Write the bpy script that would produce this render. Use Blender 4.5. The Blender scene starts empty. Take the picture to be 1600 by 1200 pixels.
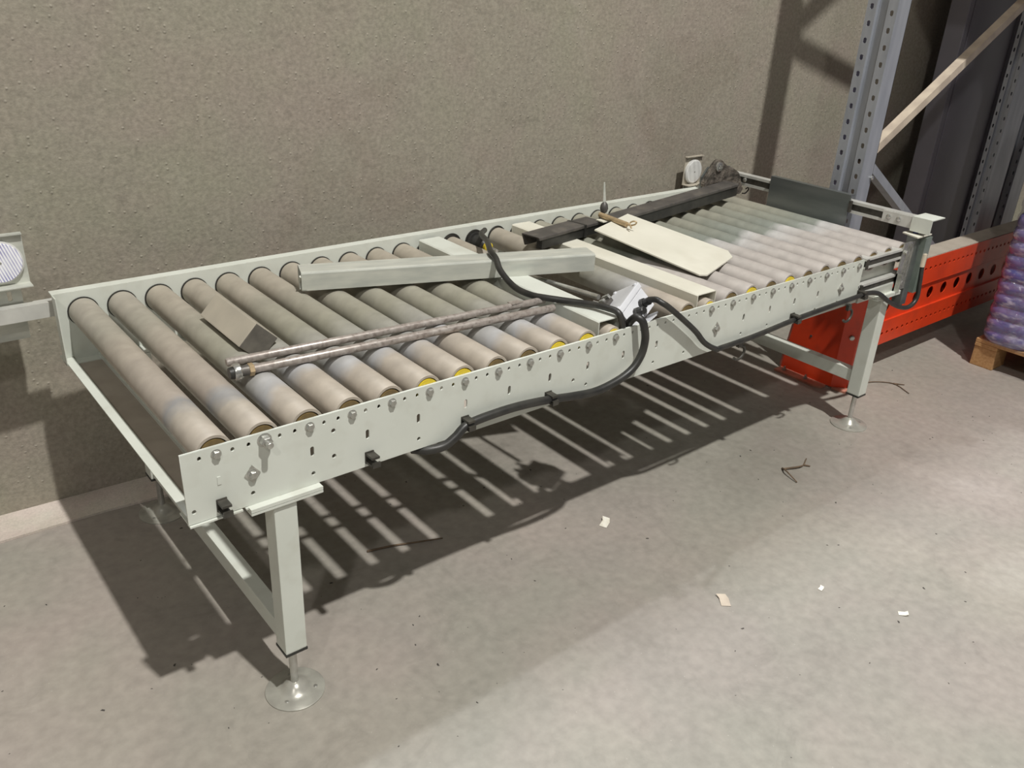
import bpy, bmesh, math, random
from mathutils import Vector, Matrix, Euler
random.seed(7)
S = bpy.context.scene
COL = S.collection

# ------------------------------------------------------------------ camera, light, exposure
cam = bpy.data.cameras.new('camera'); camo = bpy.data.objects.new('camera', cam); COL.objects.link(camo)
camo.location = (-0.553, -1.6373, 1.7633)
camo.rotation_euler = (1.1209, -0.0482, -0.6771)
cam.sensor_width = 36; cam.lens = 1352.25 / 1600 * 36; cam.clip_end = 100
S.camera = camo

W = bpy.data.worlds.new('hall'); S.world = W; W.use_nodes = True
W.node_tree.nodes['Background'].inputs[0].default_value = (1.0, 0.965, 0.92, 1)
W.node_tree.nodes['Background'].inputs[1].default_value = 0.15

def lamp(name, loc, tgt, power, size, col):
    l = bpy.data.lights.new(name, 'AREA'); l.shape = 'DISK'; l.size = size; l.energy = power; l.color = col
    o = bpy.data.objects.new(name, l); COL.objects.link(o); o.location = loc
    o.rotation_euler = (Vector(tgt) - Vector(loc)).to_track_quat('-Z', 'Y').to_euler(); return o
lamp('high_bay_lamp_front', (0.9, -4.95, 12.0), (1.2, 0.4, 0.5), 1640, 0.30, (1.0, 0.98, 0.935))
lamp('high_bay_lamp_behind_wall', (1.6, 4.35, 12.0), (1.6, -0.6, 0.0), 980, 0.75, (0.90, 0.945, 1.0))
lamp('high_bay_lamp_left', (-7.0, -8.0, 11.0), (1.2, 0.4, 0.5), 320, 0.6, (1.0, 0.97, 0.92))

vs = S.view_settings; vs.view_transform = 'Standard'; vs.look = 'None'; vs.gamma = 1; vs.exposure = 0.0
try: vs.use_curve_mapping = False
except Exception: pass

# ------------------------------------------------------------------ materials
MATS = {}
def mat(name, c1, c2=None, scale=8, rough=0.6, metal=0.0, bump=0.0, bscale=None, detail=6, c3=None, scale3=40, amt3=0.3, spec=0.5, coat=0.0, coord='Object', stretch=None, distort=0.0):
    m = bpy.data.materials.new(name); m.use_nodes = True; nt = m.node_tree; N = nt.nodes; L = nt.links
    b = N['Principled BSDF']; b.inputs['Roughness'].default_value = rough; b.inputs['Metallic'].default_value = metal
    b.inputs['Specular IOR Level'].default_value = spec
    if coat: b.inputs['Coat Weight'].default_value = coat; b.inputs['Coat Roughness'].default_value = 0.1
    tc = N.new('ShaderNodeTexCoord'); out = tc.outputs[coord]
    if stretch:
        mp = N.new('ShaderNodeMapping'); mp.inputs['Scale'].default_value = stretch; L.new(out, mp.inputs['Vector']); out = mp.outputs[0]
    b.inputs['Base Color'].default_value = (*c1, 1)
    if c2:
        n = N.new('ShaderNodeTexNoise'); n.inputs['Scale'].default_value = scale; n.inputs['Detail'].default_value = detail; n.inputs['Distortion'].default_value = distort
        L.new(out, n.inputs['Vector'])
        r = N.new('ShaderNodeValToRGB'); r.color_ramp.elements[0].position = 0.35; r.color_ramp.elements[1].position = 0.65
        r.color_ramp.elements[0].color = (*c1, 1); r.color_ramp.elements[1].color = (*c2, 1)
        L.new(n.outputs['Fac'], r.inputs['Fac']); col = r.outputs['Color']
        if c3:
            n3 = N.new('ShaderNodeTexNoise'); n3.inputs['Scale'].default_value = scale3; n3.inputs['Detail'].default_value = 8
            L.new(out, n3.inputs['Vector'])
            r3 = N.new('ShaderNodeValToRGB'); r3.color_ramp.elements[0].position = 0.52; r3.color_ramp.elements[1].position = 0.72
            L.new(n3.outputs['Fac'], r3.inputs['Fac'])
            ml = N.new('ShaderNodeMath'); ml.operation = 'MULTIPLY'; ml.inputs[1].default_value = amt3; L.new(r3.outputs['Color'], ml.inputs[0])
            mx = N.new('ShaderNodeMix'); mx.data_type = 'RGBA'; L.new(ml.outputs[0], mx.inputs['Factor'])
            L.new(col, mx.inputs['A']); mx.inputs['B'].default_value = (*c3, 1); col = mx.outputs['Result']
        L.new(col, b.inputs['Base Color'])
    if bump:
        nb = N.new('ShaderNodeTexNoise'); nb.inputs['Scale'].default_value = bscale or scale * 6; nb.inputs['Detail'].default_value = 5
        L.new(out, nb.inputs['Vector']); bp = N.new('ShaderNodeBump'); bp.inputs['Strength'].default_value = bump; bp.inputs['Distance'].default_value = 0.01
        L.new(nb.outputs['Fac'], bp.inputs['Height']); L.new(bp.outputs[0], b.inputs['Normal'])
    MATS[name] = m; return m

WHITE = mat('pale_grey_paint', (0.645, 0.67, 0.61), (0.60, 0.625, 0.565), 5, 0.42, c3=(0.42, 0.41, 0.34), scale3=14, amt3=0.25)
GALV = mat('galvanised_steel', (0.62, 0.63, 0.565), (0.49, 0.51, 0.465), 9, 0.40, 0.25, stretch=(1, 4, 4))
STOPM = mat('dull_sheet_steel', (0.15, 0.165, 0.165), (0.22, 0.235, 0.23), 3, 0.3, 0.6, stretch=(1, 1, 5))
ALU = mat('aluminium', (0.66, 0.66, 0.62), (0.54, 0.54, 0.51), 12, 0.36, 0.3)
CHROME = mat('zinc_plated_steel', (0.72, 0.72, 0.70), (0.55, 0.55, 0.52), 30, 0.25, 0.85)
FOOTM = mat('dull_zinc_foot', (0.46, 0.455, 0.40), (0.36, 0.35, 0.31), 24, 0.3, 0.35)
BOLT = mat('bolt_steel', (0.56, 0.56, 0.52), (0.40, 0.40, 0.37), 60, 0.35, 0.8)
BLACK = mat('black_rubber', (0.018, 0.018, 0.017), (0.035, 0.034, 0.03), 20, 0.42)
CLIP = mat('black_plastic', (0.03, 0.028, 0.022), (0.06, 0.055, 0.045), 40, 0.5)
DARKSTEEL = mat('dark_steel', (0.085, 0.08, 0.075), (0.13, 0.12, 0.11), 14, 0.45, 0.3, c3=(0.25, 0.22, 0.18), scale3=30, amt3=0.35)
CAST = mat('greasy_cast_iron', (0.05, 0.045, 0.038), (0.22, 0.19, 0.16), 26, 0.55, 0.2, bump=0.8, bscale=60)
RUST = mat('worn_rod_steel', (0.34, 0.295, 0.265), (0.46, 0.42, 0.385), 60, 0.36, 0.35, c3=(0.11, 0.08, 0.065), scale3=90, amt3=0.6)
YELLOW = mat('yellow_plastic', (0.75, 0.58, 0.03), (0.62, 0.46, 0.03), 30, 0.4)
BROWNCAP = mat('dusty_bearing_cap', (0.17, 0.115, 0.04), (0.11, 0.075, 0.03), 40, 0.6)
PLATE = mat('cream_painted_sheet', (0.74, 0.725, 0.63), (0.68, 0.665, 0.57), 6, 0.45, c3=(0.5, 0.46, 0.36), scale3=9, amt3=0.2)
BLOCKM = mat('dusty_square_tube', (0.46, 0.42, 0.34), (0.40, 0.365, 0.30), 10, 0.6, 0.1)
BLOCKE = mat('dark_plastic_end_plug', (0.10, 0.092, 0.078), (0.15, 0.138, 0.115), 30, 0.7)
BRASS = mat('old_brass', (0.55, 0.42, 0.25), (0.40, 0.30, 0.18), 40, 0.4, 0.4)
BOXM = mat('white_plastic', (0.70, 0.71, 0.74), (0.62, 0.63, 0.66), 12, 0.35)
RED = mat('red_paint', (0.70, 0.055, 0.012), (0.60, 0.045, 0.012), 6, 0.38, c3=(0.35, 0.05, 0.02), scale3=12, amt3=0.3)
REDD = mat('dusty_red_plate', (0.62, 0.28, 0.20), (0.50, 0.18, 0.12), 14, 0.7)
DUST = mat('dusty_top', (0.42, 0.37, 0.31), (0.36, 0.315, 0.26), 12, 0.8)
RACK = mat('rack_galvanised', (0.40, 0.42, 0.46), (0.32, 0.34, 0.38), 7, 0.45, 0.35, stretch=(3, 3, 0.6))
BRACE = mat('dusty_brace', (0.58, 0.50, 0.40), (0.44, 0.37, 0.30), 12, 0.6)
COLM = mat('purple_grey_paint', (0.22, 0.21, 0.245), (0.19, 0.185, 0.21), 4, 0.4)
WOOD = mat('pallet_wood', (0.50, 0.30, 0.13), (0.40, 0.22, 0.09), 6, 0.75, stretch=(2, 14, 14), bump=0.2)
CHIP = mat('chipboard', (0.38, 0.29, 0.19), (0.30, 0.22, 0.14), 40, 0.8)
TWIG = mat('dry_twig', (0.10, 0.07, 0.045), (0.16, 0.11, 0.07), 60, 0.9)
PAPER = mat('paper_scrap', (0.78, 0.76, 0.68), (0.66, 0.62, 0.52), 60, 0.8)
SPECK = mat('dark_grit', (0.05, 0.045, 0.04), (0.09, 0.08, 0.07), 60, 0.9)
LENS_EDGE = mat('reflector_rim', (0.66, 0.66, 0.64), (0.58, 0.58, 0.56), 30, 0.4)

def concrete(name, cols, scale, bump, nod=0.0, rough=0.7, off=(0, 0, 0)):
    m = bpy.data.materials.new(name); m.use_nodes = True; nt = m.node_tree; N = nt.nodes; L = nt.links
    b = N['Principled BSDF']; b.inputs['Roughness'].default_value = rough; b.inputs['Specular IOR Level'].default_value = 0.35
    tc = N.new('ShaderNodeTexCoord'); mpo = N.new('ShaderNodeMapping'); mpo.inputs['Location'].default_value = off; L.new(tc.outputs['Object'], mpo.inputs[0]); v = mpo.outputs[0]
    n1 = N.new('ShaderNodeTexNoise'); n1.inputs['Scale'].default_value = scale; n1.inputs['Detail'].default_value = 9; n1.inputs['Roughness'].default_value = 0.62; n1.inputs['Distortion'].default_value = 0.5
    L.new(v, n1.inputs['Vector'])
    r = N.new('ShaderNodeValToRGB'); el = r.color_ramp.elements
    el[0].position = 0.28; el[0].color = (*cols[0], 1); el[1].position = 0.75; el[1].color = (*cols[-1], 1)
    for i, c in enumerate(cols[1:-1]):
        e = el.new(0.28 + 0.47 * (i + 1) / (len(cols) - 1)); e.color = (*c, 1)
    L.new(n1.outputs['Fac'], r.inputs['Fac'])
    n2 = N.new('ShaderNodeTexNoise'); n2.inputs['Scale'].default_value = scale * (45 if nod else 40); n2.inputs['Detail'].default_value = 8; L.new(v, n2.inputs['Vector'])
    mr = N.new('ShaderNodeMapRange'); mr.inputs['From Min'].default_value = 0.3; mr.inputs['From Max'].default_value = 0.7; mr.inputs['To Min'].default_value = 0.85 if nod else 0.90; mr.inputs['To Max'].default_value = 1.15 if nod else 1.09
    L.new(n2.outputs['Fac'], mr.inputs['Value'])
    vm = N.new('ShaderNodeVectorMath'); vm.operation = 'SCALE'; L.new(r.outputs['Color'], vm.inputs[0]); L.new(mr.outputs[0], vm.inputs['Scale'])
    hn = N.new('ShaderNodeTexNoise'); hn.inputs['Scale'].default_value = scale * 1.9; hn.inputs['Detail'].default_value = 3; L.new(v, hn.inputs['Vector'])
    hr = N.new('ShaderNodeValToRGB'); hr.color_ramp.elements[0].position = 0.42; hr.color_ramp.elements[1].position = 0.60; hr.color_ramp.elements[0].color = (0.985, 1.0, 0.965, 1); hr.color_ramp.elements[1].color = (1.02, 0.99, 0.985, 1); L.new(hn.outputs['Fac'], hr.inputs[0])
    hm = N.new('ShaderNodeVectorMath'); hm.operation = 'MULTIPLY'; L.new(vm.outputs[0], hm.inputs[0]); L.new(hr.outputs[0], hm.inputs[1])
    sn = N.new('ShaderNodeTexNoise'); sn.inputs['Scale'].default_value = scale * 6; sn.inputs['Detail'].default_value = 9; sn.inputs['Roughness'].default_value = 0.7; sn.inputs['Distortion'].default_value = 1.2; L.new(v, sn.inputs['Vector'])
    sr = N.new('ShaderNodeMapRange'); sr.inputs['From Min'].default_value = 0.55; sr.inputs['From Max'].default_value = 0.78; sr.inputs['To Min'].default_value = 1.0; sr.inputs['To Max'].default_value = 0.80; L.new(sn.outputs['Fac'], sr.inputs[0])
    sm = N.new('ShaderNodeVectorMath'); sm.operation = 'SCALE'; L.new(hm.outputs[0], sm.inputs[0]); L.new(sr.outputs[0], sm.inputs['Scale'])
    col = sm.outputs[0]
    # pale specks
    vo = N.new('ShaderNodeTexVoronoi'); vo.voronoi_dimensions = '2D'; vo.inputs['Scale'].default_value = 26 if nod else 30
    if nod:
        sx = N.new('ShaderNodeSeparateXYZ'); L.new(v, sx.inputs[0]); cx = N.new('ShaderNodeCombineXYZ'); L.new(sx.outputs['X'], cx.inputs['X']); L.new(sx.outputs['Z'], cx.inputs['Y']); L.new(cx.outputs[0], vo.inputs['Vector'])
    else: L.new(v, vo.inputs['Vector'])
    lt = N.new('ShaderNodeMapRange'); lt.inputs['From Min'].default_value = 0.13 if nod else 0.06; lt.inputs['From Max'].default_value = 0.02; L.new(vo.outputs['Distance'], lt.inputs['Value'])
    sc = N.new('ShaderNodeSeparateColor'); L.new(vo.outputs['Color'], sc.inputs[0])
    gt = N.new('ShaderNodeMath'); gt.operation = 'GREATER_THAN'; gt.inputs[1].default_value = 0.7 if nod else 0.955; L.new(sc.outputs[0], gt.inputs[0])
    ml = N.new('ShaderNodeMath'); ml.operation = 'MULTIPLY'; L.new(lt.outputs[0], ml.inputs[0]); L.new(gt.outputs[0], ml.inputs[1])
    ml2 = N.new('ShaderNodeMath'); ml2.operation = 'MULTIPLY'; ml2.inputs[1].default_value = 0.16 if nod else 0.4; L.new(ml.outputs[0], ml2.inputs[0])
    mx = N.new('ShaderNodeMix'); mx.data_type = 'RGBA'; L.new(ml2.outputs[0], mx.inputs['Factor']); L.new(col, mx.inputs['A']); mx.inputs['B'].default_value = (0.55, 0.52, 0.46, 1)
    L.new(mx.outputs['Result'], b.inputs['Base Color'])
    nb = N.new('ShaderNodeTexNoise'); nb.inputs['Scale'].default_value = 95; nb.inputs['Detail'].default_value = 7; nb.inputs['Roughness'].default_value = 0.65; L.new(v, nb.inputs['Vector'])
    h = nb.outputs['Fac']
    if nod:
        ad = N.new('ShaderNodeMath'); ad.operation = 'MULTIPLY_ADD'; L.new(ml.outputs[0], ad.inputs[0]); ad.inputs[1].default_value = nod; L.new(h, ad.inputs[2]); h = ad.outputs[0]
    bp = N.new('ShaderNodeBump'); bp.inputs['Strength'].default_value = bump; bp.inputs['Distance'].default_value = 0.0035; L.new(h, bp.inputs['Height']); L.new(bp.outputs[0], b.inputs['Normal'])
    MATS[name] = m; return m
WALLM = concrete('grey_render', [(0.255, 0.223, 0.182), (0.305, 0.275, 0.232), (0.298, 0.278, 0.224), (0.345, 0.318, 0.272)], 1.6, 0.55, 0.9, 0.85)
FLOORM = concrete('worn_concrete', [(0.225, 0.210, 0.185), (0.290, 0.272, 0.243), (0.335, 0.302, 0.270), (0.42, 0.385, 0.352)], 0.75, 0.12, 0.0, 0.55, (11.7, 0.0, 0.0))  # noise offset picked so darker tone stands in for half shadow mid-floor
STRIPM = concrete('pale_screed', [(0.48, 0.42, 0.37), (0.56, 0.50, 0.45), (0.64, 0.59, 0.54)], 4, 0.15, 0.0, 0.75)

def roller_mat(name, stops):
    m = bpy.data.materials.new(name); m.use_nodes = True; nt = m.node_tree; N = nt.nodes; L = nt.links
    b = N['Principled BSDF']; b.inputs['Roughness'].default_value = 0.55; b.inputs['Metallic'].default_value = 0.12
    tc = N.new('ShaderNodeTexCoord'); oi = N.new('ShaderNodeObjectInfo')
    sx = N.new('ShaderNodeSeparateXYZ'); L.new(tc.outputs['Object'], sx.inputs[0])
    ad = N.new('ShaderNodeVectorMath'); ad.operation = 'ADD'; L.new(tc.outputs['Object'], ad.inputs[0]); L.new(oi.outputs['Location'], ad.inputs[1])
    n = N.new('ShaderNodeTexNoise'); n.inputs['Scale'].default_value = 9; n.inputs['Detail'].default_value = 6; L.new(ad.outputs[0], n.inputs['Vector'])
    a1 = N.new('ShaderNodeMath'); a1.operation = 'MULTIPLY_ADD'; a1.inputs[1].default_value = 0.16; L.new(n.outputs['Fac'], a1.inputs[0]); L.new(sx.outputs['Y'], a1.inputs[2])
    a2 = N.new('ShaderNodeMath'); a2.operation = 'MULTIPLY_ADD'; a2.inputs[1].default_value = 0.10; L.new(oi.outputs['Random'], a2.inputs[0]); L.new(a1.outputs[0], a2.inputs[2])
    a3 = N.new('ShaderNodeMath'); a3.operation = 'SUBTRACT'; a3.inputs[1].default_value = 0.13; L.new(a2.outputs[0], a3.inputs[0])
    r = N.new('ShaderNodeValToRGB'); el = r.color_ramp.elements
    el[0].position, el[0].color = stops[0][0], (*stops[0][1], 1); el[1].position, el[1].color = stops[-1][0], (*stops[-1][1], 1)
    for p, c in stops[1:-1]:
        e = el.new(p); e.color = (*c, 1)
    L.new(a3.outputs[0], r.inputs['Fac'])
    n2 = N.new('ShaderNodeTexNoise'); n2.inputs['Scale'].default_value = 22; n2.inputs['Detail'].default_value = 8; L.new(ad.outputs[0], n2.inputs['Vector'])
    mr = N.new('ShaderNodeMapRange'); mr.inputs['From Min'].default_value = 0.3; mr.inputs['From Max'].default_value = 0.7; mr.inputs['To Min'].default_value = 0.88; mr.inputs['To Max'].default_value = 1.10; L.new(n2.outputs['Fac'], mr.inputs['Value'])
    vm = N.new('ShaderNodeVectorMath'); vm.operation = 'SCALE'; L.new(r.outputs['Color'], vm.inputs[0]); L.new(mr.outputs[0], vm.inputs['Scale'])
    L.new(vm.outputs[0], b.inputs['Base Color'])
    MATS[name] = m; return m
ROLL_L = roller_mat('dusty_roller', [(0.0, (0.43, 0.38, 0.315)), (0.15, (0.415, 0.37, 0.315)), (0.205, (0.42, 0.42, 0.425)), (0.26, (0.33, 0.325, 0.305)), (0.48, (0.31, 0.30, 0.24)), (0.70, (0.325, 0.305, 0.25)), (0.80, (0.38, 0.345, 0.285)), (1.0, (0.40, 0.36, 0.295))])
ROLL_F = roller_mat('dusty_roller_first', [(0.0, (0.42, 0.37, 0.31)), (0.18, (0.40, 0.36, 0.305)), (0.235, (0.29, 0.288, 0.288)), (0.28, (0.37, 0.325, 0.28)), (0.60, (0.37, 0.33, 0.275)), (0.78, (0.345, 0.325, 0.27)), (1.0, (0.39, 0.36, 0.305))])
ROLL_R = roller_mat('dusty_roller_worn', [(0.0, (0.44, 0.405, 0.375)), (0.30, (0.44, 0.41, 0.385)), (0.40, (0.49, 0.485, 0.475)), (0.45, (0.235, 0.255, 0.225)), (0.60, (0.25, 0.26, 0.218)), (0.80, (0.32, 0.31, 0.25)), (1.0, (0.34, 0.325, 0.265))])

def glassy(name, col, rough, trans=1.0):
    m = bpy.data.materials.new(name); m.use_nodes = True; b = m.node_tree.nodes['Principled BSDF']
    b.inputs['Base Color'].default_value = (*col, 1); b.inputs['Roughness'].default_value = rough; b.inputs['Transmission Weight'].default_value = trans; b.inputs['IOR'].default_value = 1.2
    N = m.node_tree.nodes; L = m.node_tree.links
    n = N.new('ShaderNodeTexNoise'); n.inputs['Scale'].default_value = 26; n.inputs['Detail'].default_value = 4; tc = N.new('ShaderNodeTexCoord'); L.new(tc.outputs['Object'], n.inputs['Vector'])
    bp = N.new('ShaderNodeBump'); bp.inputs['Strength'].default_value = 0.9; bp.inputs['Distance'].default_value = 0.03; L.new(n.outputs['Fac'], bp.inputs['Height']); L.new(bp.outputs[0], b.inputs['Normal'])
    return m
def film():
    m = bpy.data.materials.new('clear_stretch_film'); m.use_nodes = True; N = m.node_tree.nodes; L = m.node_tree.links
    for x in list(N):
        if x.type != 'OUTPUT_MATERIAL': N.remove(x)
    out = [x for x in N if x.type == 'OUTPUT_MATERIAL'][0]
    t = N.new('ShaderNodeBsdfTransparent'); t.inputs[0].default_value = (0.93, 0.93, 0.97, 1)
    g = N.new('ShaderNodeBsdfGlossy'); g.inputs['Roughness'].default_value = 0.12
    tc = N.new('ShaderNodeTexCoord'); n = N.new('ShaderNodeTexNoise'); n.inputs['Scale'].default_value = 20; n.inputs['Detail'].default_value = 5; n.inputs['Distortion'].default_value = 1.5
    L.new(tc.outputs['Object'], n.inputs['Vector']); bp = N.new('ShaderNodeBump'); bp.inputs['Strength'].default_value = 1.0; bp.inputs['Distance'].default_value = 0.04
    L.new(n.outputs['Fac'], bp.inputs['Height']); L.new(bp.outputs[0], g.inputs['Normal'])
    mx = N.new('ShaderNodeMixShader'); mx.inputs[0].default_value = 0.16
    L.new(t.outputs[0], mx.inputs[1]); L.new(g.outputs[0], mx.inputs[2]); L.new(mx.outputs[0], out.inputs['Surface']); return m
FILM = film()
BOTTLE = mat('blue_violet_plastic', (0.12, 0.12, 0.34), (0.24, 0.20, 0.38), 9, 0.16, 0.0, c3=(0.70, 0.68, 0.78), scale3=16, amt3=0.75, coat=0.8, stretch=(1, 1, 2.6))  # pale streaks in the colour stand in for white highlights
BOTTLECAP = mat('pale_plastic_cap', (0.55, 0.50, 0.50), (0.45, 0.41, 0.42), 20, 0.3, coat=0.3)

def reflector_mat(name, a, b_, stripes):
    m = bpy.data.materials.new(name); m.use_nodes = True; N = m.node_tree.nodes; L = m.node_tree.links; b = N['Principled BSDF']
    b.inputs['Roughness'].default_value = 0.12; b.inputs['Coat Weight'].default_value = 0.8
    tc = N.new('ShaderNodeTexCoord'); mp = N.new('ShaderNodeMapping'); mp.inputs['Rotation'].default_value = (0, 0.3, 0); L.new(tc.outputs['Object'], mp.inputs[0])
    w = N.new('ShaderNodeTexWave'); w.inputs['Scale'].default_value = stripes; w.inputs['Distortion'].default_value = 0.3; L.new(mp.outputs[0], w.inputs[0])
    n = N.new('ShaderNodeTexNoise'); n.inputs['Scale'].default_value = 14; L.new(tc.outputs['Object'], n.inputs[0])
    ad = N.new('ShaderNodeMath'); ad.operation = 'MULTIPLY_ADD'; ad.inputs[1].default_value = 0.45; L.new(w.outputs['Fac'], ad.inputs[0]); L.new(n.outputs['Fac'], ad.inputs[2])
    r = N.new('ShaderNodeValToRGB'); r.color_ramp.elements[0].position = 0.4; r.color_ramp.elements[1].position = 0.85; r.color_ramp.elements[0].color = (*a, 1); r.color_ramp.elements[1].color = (*b_, 1)
    L.new(ad.outputs[0], r.inputs[0]); L.new(r.outputs[0], b.inputs['Base Color']); return m
REFL_A = reflector_mat('ribbed_clear_reflector', (0.20, 0.20, 0.48), (0.95, 0.96, 1.0), 42)
REFL_B = reflector_mat('white_reflector', (0.62, 0.62, 0.60), (0.76, 0.76, 0.74), 10)

# ------------------------------------------------------------------ helpers
def obj(name, me, m, parent=None, loc=(0, 0, 0), smooth=False):
    if isinstance(me, bmesh.types.BMesh):
        bm = me; bmesh.ops.recalc_face_normals(bm, faces=bm.faces); me = bpy.data.meshes.new(name); bm.to_mesh(me); bm.free()
    if m is not None and not me.materials: me.materials.append(m)
    if smooth:
        for p in me.polygons: p.use_smooth = True
        try: me.set_sharp_from_angle(angle=math.radians(38))
        except Exception: pass
    o = bpy.data.objects.new(name, me); COL.objects.link(o); o.location = loc
    if parent: o.parent = parent
    return o
def tag(o, label, cat, group=None):
    o['label'] = label; o['category'] = cat
    if group: o['group'] = group
    return o
def thing(name, label, cat, loc=(0, 0, 0), rot=(0, 0, 0), group=None):
    o = bpy.data.objects.new(name, None); COL.objects.link(o); o.location = loc; o.rotation_euler = rot; o.empty_display_size = 0.05
    return tag(o, label, cat, group)
def struct(o): o['kind'] = 'structure'; return o
def bm_new(): return bmesh.new()
def box(bm, a, b, M=None):
    x0, y0, z0 = a; x1, y1, z1 = b
    vs = [bm.verts.new((M @ Vector(p)) if M else p) for p in ((x0,y0,z0),(x1,y0,z0),(x1,y1,z0),(x0,y1,z0),(x0,y0,z1),(x1,y0,z1),(x1,y1,z1),(x0,y1,z1))]
    for f in ((0,3,2,1),(4,5,6,7),(0,1,5,4),(1,2,6,5),(2,3,7,6),(3,0,4,7)): bm.faces.new([vs[i] for i in f])
    return bm
def bevbox(a, b, bev=0.003, seg=2, M=None):
    bm = bm_new(); box(bm, a, b); bmesh.ops.recalc_face_normals(bm, faces=bm.faces)
    bmesh.ops.bevel(bm, geom=bm.edges[:], offset=bev, segments=seg, affect='EDGES', profile=0.7)
    if M: bm.transform(M)
    return bm
def frame_of(d):
    d = d.normalized(); u = Vector((0, 0, 1)) if abs(d.z) < 0.9 else Vector((1, 0, 0)); a = d.cross(u).normalized(); return a, d.cross(a).normalized()
def lathe(bm, p, d, prof, n=24, caps=True, phase=0.0):
    """prof: list of (distance along axis, radius) starting at p in direction d"""
    p = Vector(p); d = Vector(d).normalized(); a, b = frame_of(d); rings = []
    for t, r in prof:
        rings.append([bm.verts.new(p + d * t + (a * math.cos(phase + 2*math.pi*k/n) + b * math.sin(phase + 2*math.pi*k/n)) * r) for k in range(n)])
    for r0, r1 in zip(rings, rings[1:]):
        for k in range(n): bm.faces.new((r0[k], r0[(k+1) % n], r1[(k+1) % n], r1[k]))
    if caps:
        for r in (rings[0], rings[-1]):
            try: bm.faces.new(r)
            except Exception: pass
    return bm
def cyl(bm, p, q, r, n=20): 
    p = Vector(p); q = Vector(q); return lathe(bm, p, q - p, [(0, r), ((q - p).length, r)], n)
def smooth_path(pts, sub=8):
    P = [Vector(p) for p in pts]; P = [P[0]*2 - P[1]] + P + [P[-1]*2 - P[-2]]; out = []
    for i in range(1, len(P) - 2):
        for k in range(sub):
            t = k / sub; a, b, c, d = P[i-1], P[i], P[i+1], P[i+2]
            out.append(0.5 * ((2*b) + (c - a)*t + (2*a - 5*b + 4*c - d)*t*t + (3*b - a - 3*c + d)*t*t*t))
    out.append(P[-2]); return out
def tube(bm, pts, r, n=12):
    rings = []; prev = None
    for i, p in enumerate(pts):
        d = (pts[min(i+1, len(pts)-1)] - pts[max(i-1, 0)]).normalized()
        if prev is None: a, b = frame_of(d)
        else:
            a = (prev - d * prev.dot(d)).normalized(); b = d.cross(a)
        prev = a
        rr = r[i] if isinstance(r, (list, tuple)) else r
        rings.append([bm.verts.new(p + (a*math.cos(2*math.pi*k/n) + b*math.sin(2*math.pi*k/n)) * rr) for k in range(n)])
    for r0, r1 in zip(rings, rings[1:]):
        for k in range(n): bm.faces.new((r0[k], r0[(k+1) % n], r1[(k+1) % n], r1[k]))
    bm.faces.new(rings[0]); bm.faces.new(rings[-1]); return bm
def extrude_poly(bm, pts, vec):
    a = [bm.verts.new(p) for p in pts]; v = Vector(vec); b = [bm.verts.new(Vector(p) + v) for p in pts]; n = len(pts)
    bm.faces.new(a); bm.faces.new(b[::-1])
    for k in range(n): bm.faces.new((a[k], a[(k+1) % n], b[(k+1) % n], b[k]))
    return bm
def ell(cx, cy, rx, ry, n=12): return [(cx + rx*math.cos(2*math.pi*k/n), cy + ry*math.sin(2*math.pi*k/n)) for k in range(n)]
def slot(cx, cy, w, h, n=6):
    r = w/2; k = h/2 - r
    return [(cx + r*math.cos(math.pi*i/n), cy + k + r*math.sin(math.pi*i/n)) for i in range(n+1)] + [(cx - r*math.cos(math.pi*i/n), cy - k - r*math.sin(math.pi*i/n)) for i in range(n+1)]
def rect(x0, y0, x1, y1): return [(x0, y0), (x1, y0), (x1, y1), (x0, y1)]
def holed_plate(name, outline, holes, th, M):
    """flat sheet with real holes: drawn in local XY, th thick about z=0, then moved by M"""
    cu = bpy.data.curves.new('sheet', 'CURVE'); cu.dimensions = '2D'; cu.fill_mode = 'BOTH'; cu.extrude = th/2
    for loop in [outline] + holes:
        s = cu.splines.new('POLY'); s.points.add(len(loop) - 1); s.use_cyclic_u = True
        for p, c in zip(s.points, loop): p.co = (c[0], c[1], 0, 1)
    t = bpy.data.objects.new('sheet', cu); COL.objects.link(t); dg = bpy.context.evaluated_depsgraph_get(); dg.update()
    me = bpy.data.meshes.new_from_object(t.evaluated_get(dg)); bpy.data.objects.remove(t); bpy.data.curves.remove(cu)
    me.name = name; me.transform(M); return me
XZ = Matrix(((1,0,0,0),(0,0,-1,0),(0,1,0,0),(0,0,0,1)))      # local x->X, y->Z, normal -> -Y
YZ = Matrix(((0,0,1,0),(1,0,0,0),(0,1,0,0),(0,0,0,1)))       # local x->Y, y->Z, normal -> X

# ------------------------------------------------------------------ the setting
def wy(x): return 1.282 - 0.05 * x
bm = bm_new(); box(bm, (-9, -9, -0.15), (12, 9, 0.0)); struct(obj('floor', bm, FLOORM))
bm = bm_new()
extrude_poly(bm, [(-9, wy(-9), 0), (12, wy(12), 0), (12, wy(12) + 0.22, 0), (-9, wy(-9) + 0.22, 0)], (0, 0, 4.0)); struct(obj('wall_back', bm, WALLM))
bm = bm_new()
pts = []
for i in range(43):
    x = -9 + i * 0.5; pts.append((x, wy(x) - 0.165 - 0.012 * math.sin(i * 1.7) - 0.008 * math.sin(i * 4.1)))
poly = [(x, y, 0.0005) for x, y in pts] + [(12, wy(12) - 0.0005, 0.0005), (-9, wy(-9) - 0.0005, 0.0005)]
extrude_poly(bm, poly, (0, 0, 0.009)); struct(obj('trim_1', bm, STRIPM))

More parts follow.
